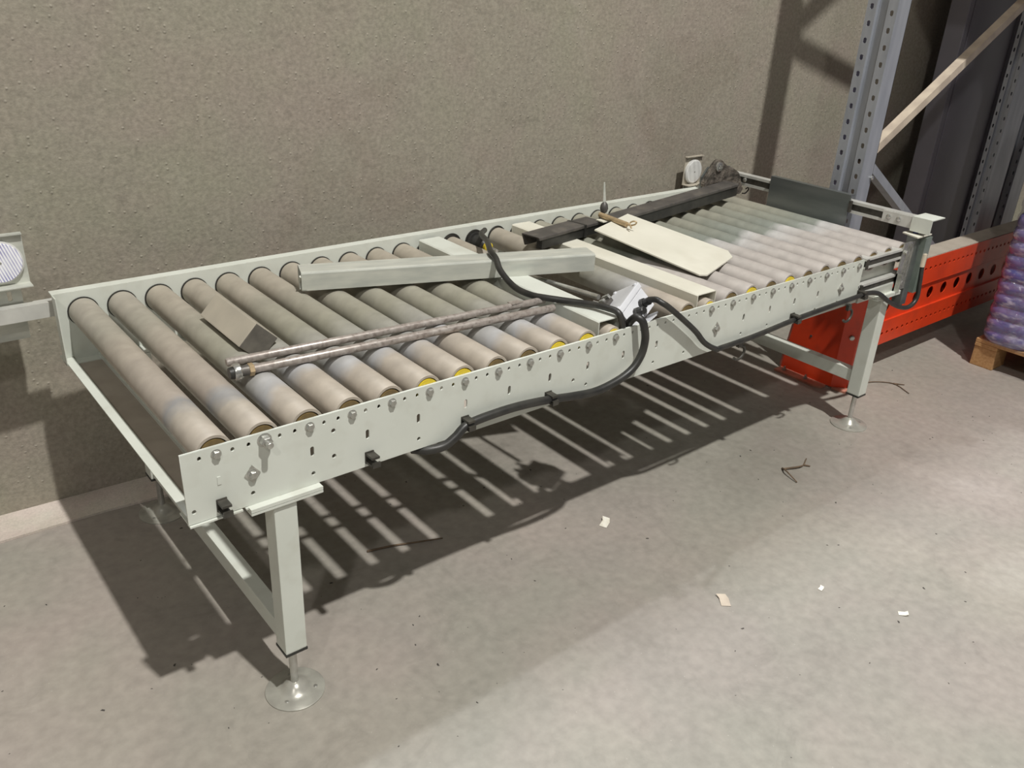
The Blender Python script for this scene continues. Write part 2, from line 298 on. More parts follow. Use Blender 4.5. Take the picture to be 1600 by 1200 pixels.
# ------------------------------------------------------------------ roller conveyor
Z0 = 0.80; P = 0.111; AX = 0.781; RR = 0.0415; YR = 1.009
conv = thing('roller_conveyor', 'long pale grey roller conveyor with dusty steel rollers, standing along the wall', 'conveyor')
XL, XR = -0.077, 2.59
holes = []
for k in range(-1, 70):
    x = k * P / 3
    if x < XL + 0.012 or x > XR - 0.012: continue
    if k % 3 == 0 and (k // 3 <= 11 or k // 3 >= 15): continue
    holes.append(ell(x, AX, 0.0046, 0.0055))
for x in [0.225 + 0.1484 * i for i in range(9)] + [1.853 + 0.1484 * i for i in range(4)]:
    holes.append(slot(x, 0.714, 0.010, 0.026))
for x in (0.074, 0.225, 0.523, 1.114, 1.406, 1.552, 1.851, 2.0, 2.298, 2.445, -0.062): holes.append(ell(x, 0.654, 0.0055, 0.0055))
for x, z in ((0.281, 0.683), (0.282, 0.752), (1.06, 0.681)): holes.append(ell(x, z, 0.006, 0.006))
me = holed_plate('side_rail', rect(XL, 0.624, XR, Z0), holes, 0.004, Matrix.Translation((0, 0.002, 0)) @ XZ)
rail = obj('side_rail', me, WHITE, conv)
bm = bm_new(); box(bm, (XL, 0.004, 0.624), (XR, 0.055, 0.628)); box(bm, (XL, 0.004, Z0 - 0.003), (XR, 0.007, Z0)); obj('bottom_flange', bm, WHITE, rail)
bm = bm_new(); box(bm, (XL + 0.001, -0.006, 0.6185), (0.045, 0.012, 0.6225)); box(bm, (0.052, -0.006, 0.6185), (0.14, 0.012, 0.6225)); obj('edge_strip', bm, WHITE, rail)
XRR = 2.83
bm = bm_new()
prof = [(1.009, 0.632), (1.058, 0.632), (1.058, 0.636), (1.013, 0.636), (1.013, 0.840), (1.046, 0.840), (1.046, 0.845), (1.009, 0.845)]
extrude_poly(bm, [(XL, y, z) for y, z in prof], (XRR - XL, 0, 0)); rr = obj('side_rail', bm, WHITE, conv)
bm = bm_new(); box(bm, (XL, 0.972, 0.632), (XL + 0.003, 1.009, 0.843)); box(bm, (XL, 0.974, 0.632), (2.55, 1.009, 0.635)); obj('end_lip', bm, WHITE, rr)

# rollers
def roller_mesh(y0, y1, r):
    bm = bm_new()
    lathe(bm, (0, y0, 0), (0, 1, 0), [(0.012, r - 0.008), (0.0, r - 0.007), (0.0, r - 0.0005), (0.001, r), (y1 - y0 - 0.001, r), (y1 - y0, r - 0.001), (y1 - y0, r - 0.007), (y1 - y0 - 0.012, r - 0.008)], 40)
    bmesh.ops.recalc_face_normals(bm, faces=bm.faces); me = bpy.data.meshes.new('roller'); bm.to_mesh(me); bm.free()
    for p in me.polygons: p.use_smooth = True
    me.set_sharp_from_angle(angle=math.radians(40)); return me
def cap_mesh(r0):
    bm = bm_new(); lathe(bm, (0, 0.008, 0), (0, 1, 0), [(0, r0), (0.0, r0), (0.006, r0), (0.012, r0)], 28); cyl(bm, (0, 0.0045, 0), (0, 0.02, 0), 0.008, 12)
    me = bpy.data.meshes.new('end_cap'); bmesh.ops.recalc_face_normals(bm, faces=bm.faces); bm.to_mesh(me); bm.free(); return me
RM = {}
for key, m in (('L', ROLL_L), ('F', ROLL_F), ('R', ROLL_R)):
    RM[key] = roller_mesh(0.010, 1.004, RR); RM[key].materials.append(m)
RM['C'] = roller_mesh(0.010, 1.004, 0.030); RM['C'].materials.append(ROLL_L)
CAPY = cap_mesh(RR - 0.010); CAPY.materials.append(YELLOW)
CAPB = cap_mesh(RR - 0.010); CAPB.materials.append(BROWNCAP)
CAPC = cap_mesh(0.024); CAPC.materials.append(YELLOW)
yellow_ids = {5, 6, 9, 10, 17, 19}
def bolt_mesh(L, r, head):
    bm = bm_new(); lathe(bm, (0, 0, 0), (0, -1, 0), [(-0.004, r * 1.25), (0.0008, r * 1.25), (0.0012, r * 1.18)], 18)
    lathe(bm, (0, 0, 0), (0, -1, 0), [(0.001, r), (head - 0.0015, r), (head, r * 0.86)], 6)
    if L > head: lathe(bm, (0, 0, 0), (0, -1, 0), [(head - 0.001, r * 0.55), (L - 0.001, r * 0.55), (L, r * 0.48)], 14)
    bmesh.ops.recalc_face_normals(bm, faces=bm.faces); me = bpy.data.meshes.new('bolt'); bm.to_mesh(me); bm.free(); me.materials.append(BOLT); return me
BM = bolt_mesh(0.0, 0.0098, 0.0085); BM2 = bolt_mesh(0.034, 0.014, 0.018)
for i in range(27):
    x = i * P
    if i in (12, 13): continue
    key = 'F' if i in (0, 1) else ('L' if i <= 10 or i == 14 else 'R'); key = 'C' if i in (11, 15) else key
    ro = obj('roller', RM[key], None, conv, (x, 0, AX))
    ce = obj('end_cap', CAPC if key == 'C' else (CAPY if i in yellow_ids else CAPB), None, ro)
    if i <= 23 and i not in (14,): obj('bolt', BM2 if i == 1 else BM, None, conv, (x, 0, AX), True)
# black discs standing in for the shadow gaps between rollers and far rail
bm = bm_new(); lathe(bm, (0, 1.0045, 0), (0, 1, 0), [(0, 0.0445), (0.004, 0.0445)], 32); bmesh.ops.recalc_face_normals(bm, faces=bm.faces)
GAP_SHADE = bpy.data.meshes.new('roller_gap_shade'); bm.to_mesh(GAP_SHADE); bm.free(); GAP_SHADE.materials.append(BLACK)
for i in range(26):
    obj('roller_gap_shade', GAP_SHADE, None, conv, (i * P, 0, AX + (0.004 if i in (12, 13, 14) else 0)))
# position 12: tube pulled back, bare shaft to the front; position 13: empty drive hub
me = roller_mesh(0.62, 1.004, 0.036); me.materials.append(ROLL_L); ro = obj('roller', me, None, conv, (12 * P, 0, AX))
bm = bm_new(); cyl(bm, (0.022, 0.215, 0.034), (0.004, 0.64, 0.004), 0.009, 16); obj('shaft', bm, CHROME, ro, smooth=True)
bm = bm_new(); lathe(bm, (13*P, 1.004, AX), (0, -1, 0), [(0, 0.040), (0.012, 0.040), (0.014, 0.033), (0.070, 0.029), (0.075, 0.022), (0.082, 0.018)], 28)
hub = obj('drive_hub', bm, BLACK, conv, smooth=True)
bm = bm_new(); lathe(bm, (13*P, 0.925, AX), (0, -1, 0), [(0, 0.020), (0.012, 0.020), (0.016, 0.014)], 24); obj('bearing_ring', bm, YELLOW, hub, smooth=True)
bm = bm_new(); lathe(bm, (13*P, 0.912, AX), (0, -1, 0), [(0, 0.0065), (0.05, 0.0065)], 12); obj('axle_pin', bm, CHROME, hub, smooth=True)
# covers over rollers 11 and 15
for x, y0 in ((11 * P, 0.028), (15 * P, 0.026)):
    bm = bm_new(); w = 0.047; t = 0.003; top = 0.831; bot = 0.765
    extrude_poly(bm, [(x - w, y0, bot), (x - w, y0, top - 0.004), (x - w + 0.004, y0, top), (x + w - 0.004, y0, top), (x + w, y0, top - 0.004), (x + w, y0, bot), (x + w - t, y0, bot), (x + w - t, y0, top - t), (x - w + t, y0, top - t), (x - w + t, y0, bot)], (0, 0.972 - y0 + 0.02, 0))
    obj('roller_cover', bm, BLOCKM if False else PLATE if x > 1.4 else WHITE, conv)
# three spare washered bolts low on the near rail
DM = None
for x, z in ((0.076, 0.7045), (1.706, 0.705), (2.452, 0.708)):
    bm = bm_new(); s = 0.019
    extrude_poly(bm, [(x - s, 0, z), (x, 0, z - s*1.25), (x + s, 0, z), (x, 0, z + s*1.25)], (0, -0.0025, 0)); obj('diamond_washer', bm, BOLT, conv)
    obj('bolt', BM, None, conv, (x, -0.0025, z))
bm = bm_new(); box(bm, (-0.004, -0.0015, 0.704), (0.004, 0.002, 0.724)); obj('slot_plug', bm, WHITE, conv)
# cross members below the rollers
def cross_channel(x0, x1, z, h, m, lip=0.02, y0=0.006, y1=1.008):
    bm = bm_new(); t = 0.003
    box(bm, (x0, y0, z), (x1, y1, z + t)); box(bm, (x0, y0, z), (x0 + t, y1, z + h)); box(bm, (x1 - t, y0, z), (x1, y1, z + h))
    box(bm, (x0, y0, z + h - t), (x0 + lip, y1, z + h)); box(bm, (x1 - lip*0.5, y0, z + h - t), (x1, y1, z + h)); return obj('cross_member', bm, m, conv)
bm = bm_new(); box(bm, (-0.076, 0.006, 0.640), (-0.050, 1.008, 0.643)); box(bm, (0.020, 0.006, 0.640), (0.030, 1.008, 0.643)); box(bm, (-0.053, 0.006, 0.629), (-0.050, 1.008, 0.640)); box(bm, (0.020, 0.006, 0.629), (0.023, 1.008, 0.640)); pan = obj('end_pan', bm, WHITE, conv)
bm = bm_new(); box(bm, (-0.050, 0.006, 0.629), (0.020, 1.008, 0.632)); obj('pan_floor', bm, DUST, pan)
bm = bm_new(); box(bm, (0.024, 0.06, 0.690), (0.098, 1.0, 0.694)); box(bm, (0.034, 0.06, 0.66), (0.038, 1.0, 0.69)); obj('cross_plate', bm, WHITE, conv)
for x in (0.90, 1.78, 2.5): cross_channel(x, x + 0.06, 0.6365, 0.03, WHITE, 0.012)
for i in range(0, 10):                               # small stay brackets bolted under the rollers
    bm = bm_new(); x = (i + 0.5) * P; box(bm, (x - 0.012, 0.93, 0.690), (x + 0.012, 1.008, 0.694)); box(bm, (x - 0.010, 0.93, 0.67), (x + 0.010, 0.933, 0.69)); obj('stay_bracket', bm, GALV, conv)
# legs
def leg(x, y):
    l = obj('leg', bevbox((x - 0.029, y - 0.029, 0.155), (x + 0.029, y + 0.029, 0.607), 0.004), WHITE, conv)
    bm = bm_new(); box(bm, (x - 0.030, y - 0.030, 0.148), (x + 0.030, y + 0.030, 0.155)); obj('end_plug', bm, BLACK, l)
    bm = bm_new(); cyl(bm, (x, y, 0.02), (x, y, 0.150), 0.0105, 18); obj('threaded_stem', bm, CHROME, l, smooth=True)
    bm = bm_new(); lathe(bm, (x, y, 0), (0, 0, 1), [(0.0, 0.078), (0.004, 0.078), (0.006, 0.074), (0.007, 0.050), (0.014, 0.034), (0.024, 0.027), (0.030, 0.018), (0.034, 0.0115)], 48); obj('foot_plate', bm, FOOTM, l, smooth=True)
    bm = bm_new(); box(bm, (x - 0.085, y - 0.036, 0.607), (x + 0.095, y + 0.045, 0.613)); box(bm, (x - 0.085, y - 0.036, 0.6145), (x + 0.095, y + 0.045, 0.6235)); obj('mounting_plate', bm, WHITE, l)
    for sx, sy in ((-.6, -.5), (.7, -.4), (0.1, .8)):
        bm = bm_new(); lathe(bm, (x + sx*0.065, y + sy*0.065, 0.0055), (0, 0, 1), [(0, 0.006), (0.002, 0.006), (0.003, 0.003)], 10); obj('foot_rivet', bm, BOLT, l)
    return l
YF, YB = 0.016, 1.03
for x in (0.143, 2.81):
    leg(x, YF); leg(x, YB)
    z = 0.16 if x < 1 else 0.205
    bm = bevbox((x - 0.02, YF + 0.029, z), (x + 0.02, YB - 0.029, z + 0.055), 0.003); obj('cross_bar', bm, WHITE, conv)
bm = bevbox((2.60, -0.004, 0.618), (2.86, 0.050, 0.660), 0.002); obj('leg_bridge', bm, GALV, conv)
# cable clips on the near rail
def clip(x, z, s=1.0):
    bm = bm_new(); box(bm, (x - 0.011*s, -0.034, z - 0.012), (x + 0.011*s, -0.0005, z - 0.006)); box(bm, (x - 0.011*s, -0.034, z + 0.010), (x + 0.011*s, -0.0005, z + 0.016))
    box(bm, (x - 0.011*s, -0.038, z - 0.012), (x + 0.011*s, -0.033, z + 0.002)); box(bm, (x - 0.012*s, -0.004, z - 0.014), (x + 0.012*s, -0.0005, z + 0.018)); obj('cable_clip', bm, CLIP, conv)
for x, z in ((-0.0, 0.650), (0.376, 0.648), (0.668, 0.661), (0.963, 0.654), (2.15, 0.651), (2.597, 0.659)): clip(x, z)
for x, z in ((1.844, 0.60), (2.53, 0.597)):           # empty hook clips hanging below the rail
    pts = [Vector((x + 0.030*math.cos(a) + (0.0), -0.012, z - 0.012 + 0.026*math.sin(a))) for a in [math.radians(t) for t in range(110, -150, -15)]]
    bm = bm_new(); tube(bm, pts, 0.005, 8); box(bm, (x - 0.016, -0.018, z + 0.012), (x + 0.006, -0.006, z + 0.034)); obj('hook_clip', bm, CLIP, conv)

# right-hand end: slotted aluminium profiles, post, end stop bar and plate
def profile(name, x0, x1, y, z, m=ALU, s=0.036):
    bm = bm_new(); t = 0.009; h = s/2
    pr = [(-h, -h), (h, -h), (h, h), (-h, h), (-h, h - t), (-h + 0.012, h - t), (-h + 0.012, -h + t), (-h, -h + t)]
    extrude_poly(bm, [(x0, y + a, z + b) for a, b in pr], (x1 - x0, 0, 0)); o = obj(name, bm, m, conv)
    bm = bm_new(); box(bm, (x0 + 0.002, y - h + 0.004, z - h + t + 0.0003), (x1 - 0.002, y - h + 0.0118, z + h - t - 0.0003)); obj('slot_shade', bm, CLIP, o); return o  # dark strip added to paint the shade inside the slot
pf = profile('slotted_profile', 2.59, 2.92, 0.015, 0.783, ALU, 0.042)
bm = bm_new(); box(bm, (2.592, -0.008, 0.760), (2.612, 0.004, 0.800)); obj('profile_end_cap', bm, CLIP, pf)
pf = profile('slotted_profile', 2.585, 2.93, 0.02, 0.672, ALU, 0.040)
bm = bm_new(); box(bm, (2.597, -0.006, 0.676), (2.613, 0.004, 0.692)); obj('profile_end_cap', bm, CLIP, pf)
bm = bm_new(); box(bm, (2.59, 0.030, 0.69), (2.90, 0.034, 0.765)); obj('infill_panel', bm, GALV, conv)
post = obj('end_post', bevbox((2.945, -0.012, 0.545), (2.990, 0.030, 0.845), 0.003), STOPM, conv)
bm = bm_new(); box(bm, (2.862, -0.010, 0.622), (2.945, -0.005, 0.828)); box(bm, (2.862, -0.03, 0.622), (2.866, -0.005, 0.70)); box(bm, (2.90, -0.014, 0.64), (2.906, -0.009, 0.82)); box(bm, (2.918, -0.014, 0.64), (2.922, -0.009, 0.82)); obj('bent_bracket', bm, BOLT, post)
bm = bm_new(); extrude_poly(bm, [(2.915, -0.03, 0.845), (3.03, -0.03, 0.845), (3.03, 0.05, 0.845), (2.94, 0.05, 0.845)], (0, 0, 0.005)); obj('top_plate', bm, PLATE, post)
for x, z in ((2.885, 0.787), (2.905, 0.655)): obj('bolt', BM, None, conv, (x, -0.010, z))
bm = bm_new(); cyl(bm, (2.975, 0.012, 0.85), (2.975, 0.012, 0.895), 0.011, 14); obj('levelling_stud', bm, mat('blue_plastic', (0.02, 0.03, 0.14), (0.03, 0.04, 0.2), 30, 0.4), post)
bm = bm_new(); box(bm, (2.985, -0.034, 0.60), (3.035, -0.010, 0.838)); obj('sensor_housing', bm, mat('grey_green_plastic', (0.20, 0.23, 0.20), (0.13, 0.16, 0.14), 14, 0.3), post)
bm = bm_new(); cyl(bm, (3.0, -0.036, 0.715), (3.0, -0.036, 0.770), 0.011, 14); obj('cable_gland', bm, mat('beige_gland', (0.62, 0.54, 0.42), (0.5, 0.43, 0.33), 30, 0.4), post)
# end stop bar along Y
bm = bm_new(); pr = [(-0.02, -0.026), (0.02, -0.026), (0.02, 0.026), (-0.02, 0.026), (-0.02, 0.014), (-0.008, 0.014), (-0.008, -0.014), (-0.02, -0.014)]
extrude_poly(bm, [(2.99 + a, -0.02, 0.890 + b) for a, b in pr], (0, 1.02, 0)); bar = obj('end_stop_bar', bm, ALU, conv)
bm = bm_new(); box(bm, (2.9745, -0.015, 0.8765), (2.9815, 0.995, 0.9035)); obj('slot_shade', bm, CLIP, bar)  # black strip standing in for shade in the bar's slot
bm = bm_new(); box(bm, (2.962, -0.02, 0.866), (2.9695, 0.165, 0.914)); obj('face_plate', bm, ALU, bar)
bm = bm_new(); box(bm, (2.955, -0.055, 0.9165), (3.055, 0.030, 0.9205)); box(bm, (2.951, -0.055, 0.86), (2.955, 0.030, 0.9205)); obj('corner_cap', bm, WHITE, bar)
for y in (0.135, 0.09): 
    bm = bm_new(); lathe(bm, (2.962, y, 0.892), (-1, 0, 0), [(0, 0.0105), (0.006, 0.0105), (0.009, 0.006)], 14); obj('bolt', bm, CHROME, bar, smooth=True)
bm = bm_new(); lathe(bm, (2.969, 0.885, 0.893), (-1, 0, 0), [(0, 0.010), (0.006, 0.010), (0.009, 0.006)], 14); obj('bolt', bm, CHROME, bar, smooth=True)
bm = bm_new(); box(bm, (2.955, 0.32, 0.792), (2.962, 0.735, 0.943)); box(bm, (2.962, 0.32, 0.936), (2.985, 0.735, 0.943)); obj('stop_plate', bm, STOPM, conv)
bm = bm_new(); box(bm, (2.952, 0.312, 0.87), (2.968, 0.322, 0.918)); obj('plate_edge_clip', bm, CLIP, conv)
# bent holder plate for the bar at the wall side
bm = bm_new(); extrude_poly(bm, [(2.785, 1.0, 0.848), (2.99, 1.0, 0.848), (2.99, 1.0, 0.935), (2.87, 1.0, 0.946), (2.825, 1.0, 0.944), (2.785, 1.0, 0.900)], (0, 0.010, 0)); obj('bar_holder', bm, STOPM, conv)

# sensor rail stub at the left end behind the far rail
bm = bm_new(); pr = [(1.050, 0.765), (1.054, 0.765), (1.054, 0.806), (1.085, 0.806), (1.085, 0.810), (1.050, 0.810)]
extrude_poly(bm, [(-0.75, y, z) for y, z in pr], (0.70, 0, 0)); stub = obj('sensor_rail', bm, ALU, conv)

# ------------------------------------------------------------------ reflectors
def reflector(name, label, c, r, m, plate, base):
    t = thing(name, label, 'reflector', c)
    bm = bm_new(); lathe(bm, (0, 0.0, 0), (0, -1, 0), [(0, r * 1.02), (0.010, r * 1.02), (0.012, r * 0.95)], 48); d = obj('rim', bm, LENS_EDGE, t, smooth=True)
    bm = bm_new(); lathe(bm, (0, -0.0121, 0), (0, -1, 0), [(0, r * 0.95), (0.002, r * 0.93), (0.003, r * 0.6), (0.0032, 0.003)], 48); obj('lens', bm, m, d)
    bm = bm_new(); lathe(bm, (0, -0.0151, 0), (0, -1, 0), [(0, 0.0035), (0.001, 0.0035)], 12); obj('centre_screw', bm, BOLT, d)
    x0, x1, z0, z1 = plate
    bm = bm_new(); box(bm, (x0, 0.0005, z0), (x1, 0.0035, z1)); box(bm, (x0, -0.012, z1), (x1, 0.0065, z1 + 0.004)); box(bm, (x0, -0.040, z0 - 0.003), (x1, 0.0035, z0)); obj('bracket', bm, GALV if c[0] < 0 else BLOCKM, t)
    hx0, hx1, b0 = base
    hs = []
    for z in (-0.02, -0.045): pass
    hl = [slot(hx0 + (hx1 - hx0) * k, z0 - 0.035, 0.012, 0.03) for k in (0.25, 0.75)] + [slot(hx0 + (hx1 - hx0) * k, z0 - 0.098, 0.012, 0.028) for k in (0.25, 0.75)]
    me = holed_plate('slotted_plate', rect(hx0, b0, hx1, z0 - 0.002), hl if b0 < z0 - 0.12 else hl[:2] if b0 < z0 - 0.055 else [], 0.003, Matrix.Translation((0, 0.002, 0)) @ XZ); obj('slotted_plate', me, GALV, t)
    return t
reflector('reflector', 'round ribbed clear reflector on slotted bracket beyond the open end of the conveyor', (-0.178, 1.090, 0.938), 0.060, REFL_A, (-0.075, 0.068, -0.070, 0.074), (-0.09, 0.04, -0.24))
reflector('reflector', 'round plain white reflector in bracket at the end stop by the dark cast bracket', (2.815, 1.088, 0.909), 0.056, REFL_B, (-0.062, 0.062, -0.058, 0.070), (-0.05, 0.05, -0.095))

# ------------------------------------------------------------------ loose things lying on the rollers
TOP = AX + RR
# long channel
a = Vector((0.559, 0.707, 0)); b = Vector((1.494, 0.385, 0)); L = (b - a).length; ang = math.atan2(b.y - a.y, b.x - a.x)
t = thing('steel_channel', 'long pale galvanised steel channel lying slantwise across the rollers', 'channel', (a.x, a.y, 0.8315), (0, 0, ang))
bm = bm_new(); w = 0.085; h = 0.060; s = 0.003; r = 0.006
sec = [(0, 0), (0, h - r), (r*0.3, h - r*0.3), (r, h), (w - r, h), (w - r*0.3, h - r*0.3), (w, h - r), (w, 0), (w - s, 0), (w - s, h - r), (w - r, h - s), (r, h - s), (s, h - r), (s, 0)]
extrude_poly(bm, [(0, y, z) for y, z in sec], (L, 0, 0)); obj('channel_body', bm, GALV, t)
bm = bm_new(); box(bm, (0.0, 0.0, 0.0), (0.014, 0.014, 0.003)); tube(bm, [Vector((-0.002, 0.010 + 0.010*math.sin(k*0.4), 0.002 + 0.0045*k)) for k in range(11)], 0.004, 8); obj('rolled_lip', bm, GALV, t)
bm = bm_new(); box(bm, (L*0.60, -0.0006, 0.030), (L*0.74, -0.0002, 0.050)); 
bm.free()
# square tube block in the valley between two rollers
t = thing('square_tube', 'short dusty beige square tube with dark end plug wedged between rollers', 'tube', (0.2775, 0.39, 0.8392), (0, math.radians(44), 0))
obj('tube_body', bevbox((-0.0385, 0.002, -0.0385), (0.0385, 0.270, 0.0385), 0.003), BLOCKM, t)
obj('end_plug', bevbox((-0.0375, 0.0, -0.0375), (0.0375, 0.004, 0.0375), 0.0015), BLOCKE, t)
# rods
def rod(name, label, p, q, r):
    p = Vector(p); q = Vector(q); d = (q - p); Ld = d.length; d.normalize()
    t = thing(name, label, 'rod', p); bm = bm_new(); lathe(bm, (0, 0, 0), d, [(0, r*0.8), (0.003, r), (Ld*0.35, r*1.0), (Ld*0.7, r), (Ld - 0.003, r), (Ld, r*0.8)], 18); obj('rod_bar', bm, RUST, t, smooth=True)
    return t, d
t, d = rod('steel_rod', 'plain worn steel rod with slotted end lying on the rollers beside the nutted rod', (0.162, 0.327, TOP + 0.0112), (1.150, 0.250, TOP + 0.0112), 0.011)
bm = bm_new(); box(bm, (0.86, -0.066 - 0.012, 0.008), (0.90, -0.066 + 0.012, 0.0114)); obj('flat_cut', bm, RUST, t)
t, d = rod('steel_rod', 'worn steel rod with collar and nut on its end lying on the rollers', (0.146, 0.259, TOP + 0.0122), (1.130, 0.1805, TOP + 0.0122), 0.0115)
bm = bm_new(); lathe(bm, d * 0.006, d, [(0, 0.020), (0.003, 0.022), (0.015, 0.022), (0.017, 0.020)], 28); obj('collar', bm, CHROME, t, smooth=True)
bm = bm_new(); lathe(bm, d * -0.004, d, [(0, 0.014), (0.012, 0.0165), (0.012, 0.017)], 24); obj('dust_cap', bm, BLACK, t, smooth=True)
bm = bm_new(); lathe(bm, d * 0.044, d, [(0, 0.015), (0.001, 0.0165), (0.012, 0.0165), (0.013, 0.015)], 6); obj('nut', bm, BRASS, t)
bm = bm_new(); lathe(bm, d * 0.022, d, [(0, 0.0135), (0.022, 0.0135)], 18); obj('threaded_end', bm, DARKSTEEL, t)
# dark bars
t = thing('steel_bar', 'short dark steel box bar with strap lying over the second roller cover', 'bar', (1.475, 0.660, 0.8315), (0, 0, math.radians(9.5)))
def angle(x0, x1, w, h, cut=0.0):
    bm = bm_new(); sec = [(0, h - 0.012), (0, h - 0.003), (0.003, h), (w - 0.003, h), (w, h - 0.003), (w, 0), (w - 0.006, 0), (w - 0.006, h - 0.006), (0.006, h - 0.006), (0.006, h - 0.012)]
    extrude_poly(bm, [(x0 + cut * (1 - z / h), y, z) for y, z in sec], (x1 - x0 - 0.0001, 0, 0)); f = bm_new(); box(f, (x0 + cut + 0.004, 0.004, 0.0), (x1 - 0.002, 0.030, h - 0.0125)); obj('front_shade_strip', f, BLACK, t); return bm  # black strip added so the bar front reads as deep shade
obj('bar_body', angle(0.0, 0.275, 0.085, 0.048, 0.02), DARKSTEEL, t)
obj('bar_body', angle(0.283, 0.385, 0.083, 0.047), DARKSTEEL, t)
bm = bm_new(); box(bm, (0.273, -0.002, -0.0003), (0.285, 0.087, 0.048)); obj('strap', bm, BLACK, t)
t = thing('steel_bar', 'long dark steel angle bar lying along the far rail up to the end stop', 'bar', (1.90, 0.700, 0.8235), (0, math.radians(-1.6), math.radians(6.8)))
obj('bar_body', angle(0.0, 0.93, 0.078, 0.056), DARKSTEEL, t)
# sheet plate
pl = [(1.712, 0.618, 0.884), (1.996, 0.722, 0.884), (2.093, 0.283, 0.8335), (2.057, 0.232, 0.8285), (1.806, 0.144, 0.8285), (1.780, 0.158, 0.8295)]
bm = bm_new(); extrude_poly(bm, [Vector(p) for p in pl], (0, 0, 0.005)); tag(obj('sheet_plate', bm, PLATE), 'cream painted sheet metal plate with clipped corners leaning on the dark bars', 'plate')
# brass rod and lever
t = thing('brass_rod', 'small brass rod with wire hook lying on the cream plate', 'rod', (1.862, 0.745, 0.893))
bm = bm_new(); cyl(bm, (0, 0, 0.004), (-0.006, -0.155, 0.002), 0.010, 16); obj('handle', bm, BRASS, t, smooth=True)
bm = bm_new(); tube(bm, smooth_path([(-0.006, -0.15, 0.002), (-0.006, -0.175, 0.004), (-0.004, -0.195, 0.012), (-0.004, -0.200, 0.022), (-0.010, -0.190, 0.024), (-0.016, -0.178, 0.014), (-0.024, -0.196, 0.0005)], 5), 0.003, 8); obj('hook', bm, BRASS, t)
t = thing('lever', 'small dark lever knob with thin upright blade beside the brass rod', 'lever', (1.93, 0.792, 0.8905))
bm = bm_new(); lathe(bm, (0, 0, -0.008), (0.03, 0.05, 0.9), [(0, 0.004), (0.006, 0.013), (0.02, 0.017), (0.036, 0.014), (0.045, 0.007)], 20); obj('knob', bm, DARKSTEEL, t, smooth=True)
bm = bm_new(); extrude_poly(bm, [(-0.004, 0.004, 0.034), (0.012, 0.004, 0.034), (0.004, 0.012, 0.115), (-0.003, 0.012, 0.115)], (0, 0.002, 0)); obj('blade', bm, GALV, t)
bm = bm_new(); box(bm, (-0.10, -0.10, -0.010), (-0.06, -0.06, -0.006)); obj('tab', bm, PLATE, t)
# cast bracket
t = thing('cast_bracket', 'greasy dark cast iron bracket standing against the long dark bar', 'bracket', (2.83, 0.897, 0.860))
out = [(2.740, 1.004), (2.718, 0.996), (2.704, 0.981), (2.682, 0.950), (2.649, 0.905), (2.650, 0.882), (2.70, 0.892), (2.768, 0.895), (2.83, 0.872), (2.848, 0.832), (2.852, 0.8245), (2.93, 0.8240), (2.936, 0.8245), (2.946, 0.838), (2.952, 0.846), (2.934, 0.870), (2.918, 0.905), (2.90, 0.930), (2.85, 0.955), (2.798, 0.972), (2.762, 0.997)]
bm = bm_new(); extrude_poly(bm, [(x - 2.80, 0, z - 0.86) for x, z in out], (0, 0.026, 0))
bmesh.ops.recalc_face_normals(bm, faces=bm.faces); bmesh.ops.bevel(bm, geom=[e for e in bm.edges], offset=0.004, segments=2, affect='EDGES'); obj('casting', bm, CAST, t)
bm = bm_new(); lathe(bm, (-0.066, 0, 0.112), (0, -1, 0), [(0, 0.022), (0.008, 0.022), (0.010, 0.016), (0.010, 0.008), (0.004, 0.007)], 20); obj('boss', bm, CHROME, t, smooth=True)
bm = bm_new(); tube(bm, smooth_path([(0.165, -0.004, -0.015), (0.178, -0.006, -0.01), (0.185, -0.006, -0.02), (0.165, -0.006, -0.035), (0.140, -0.006, -0.033)], 5), 0.003, 8); obj('wire', bm, BLACK, t)

# ------------------------------------------------------------------ junction box and cables
AP = Vector((1.405, 0.100, 0.893)); E1 = Vector((-0.875, -0.299, -0.381)).normalized(); E2 = Vector((-0.038, 0.826, -0.562)).normalized(); E3 = E1.cross(E2); E3 = -E3 if E3.dot(Vector((0.483, -0.477, -0.734))) < 0 else E3; E2 = E3.cross(E1) if E3.cross(E1).dot(E2) > 0 else E1.cross(E3)
JB = thing('junction_box', 'white plastic junction box with black cable glands resting on the near rail', 'junction box', AP)
JM = Matrix(((E1.x, E2.x, E3.x, 0), (E1.y, E2.y, E3.y, 0), (E1.z, E2.z, E3.z, 0), (0, 0, 0, 1)))
def jp(a, b, c): return JM @ Vector((a, b, c))
obj('lid', bevbox((0, 0, 0), (0.140, 0.112, 0.020), 0.004, 2, JM), BOXM, JB)
obj('box_body', bevbox((0.003, 0.003, 0.0215), (0.137, 0.109, 0.092), 0.003, 2, JM), BOXM, JB)
for a_, c_ in ((0.046, 0.055), (0.088, 0.058)):
    bm = bm_new(); lathe(bm, jp(a_, 0.003, c_), -E2, [(0, 0.016), (0.012, 0.016), (0.013, 0.0125), (0.034, 0.0125), (0.036, 0.009)], 10); obj('cable_gland', bm, BLACK, JB)
bm = bm_new(); lathe(bm, jp(0.137, 0.020, 0.058), E1, [(0, 0.015), (0.010, 0.015), (0.011, 0.012), (0.028, 0.012)], 10); obj('cable_gland', bm, BLACK, JB)
for a_, b_ in ((0.010, 0.010), (0.130, 0.010), (0.010, 0.102), (0.130, 0.102)):
    bm = bm_new(); lathe(bm, jp(a_, b_, 0.0), -E3, [(0, 0.006), (0.003, 0.006), (0.004, 0.003)], 10); obj('lid_screw', bm, BOXM, JB)
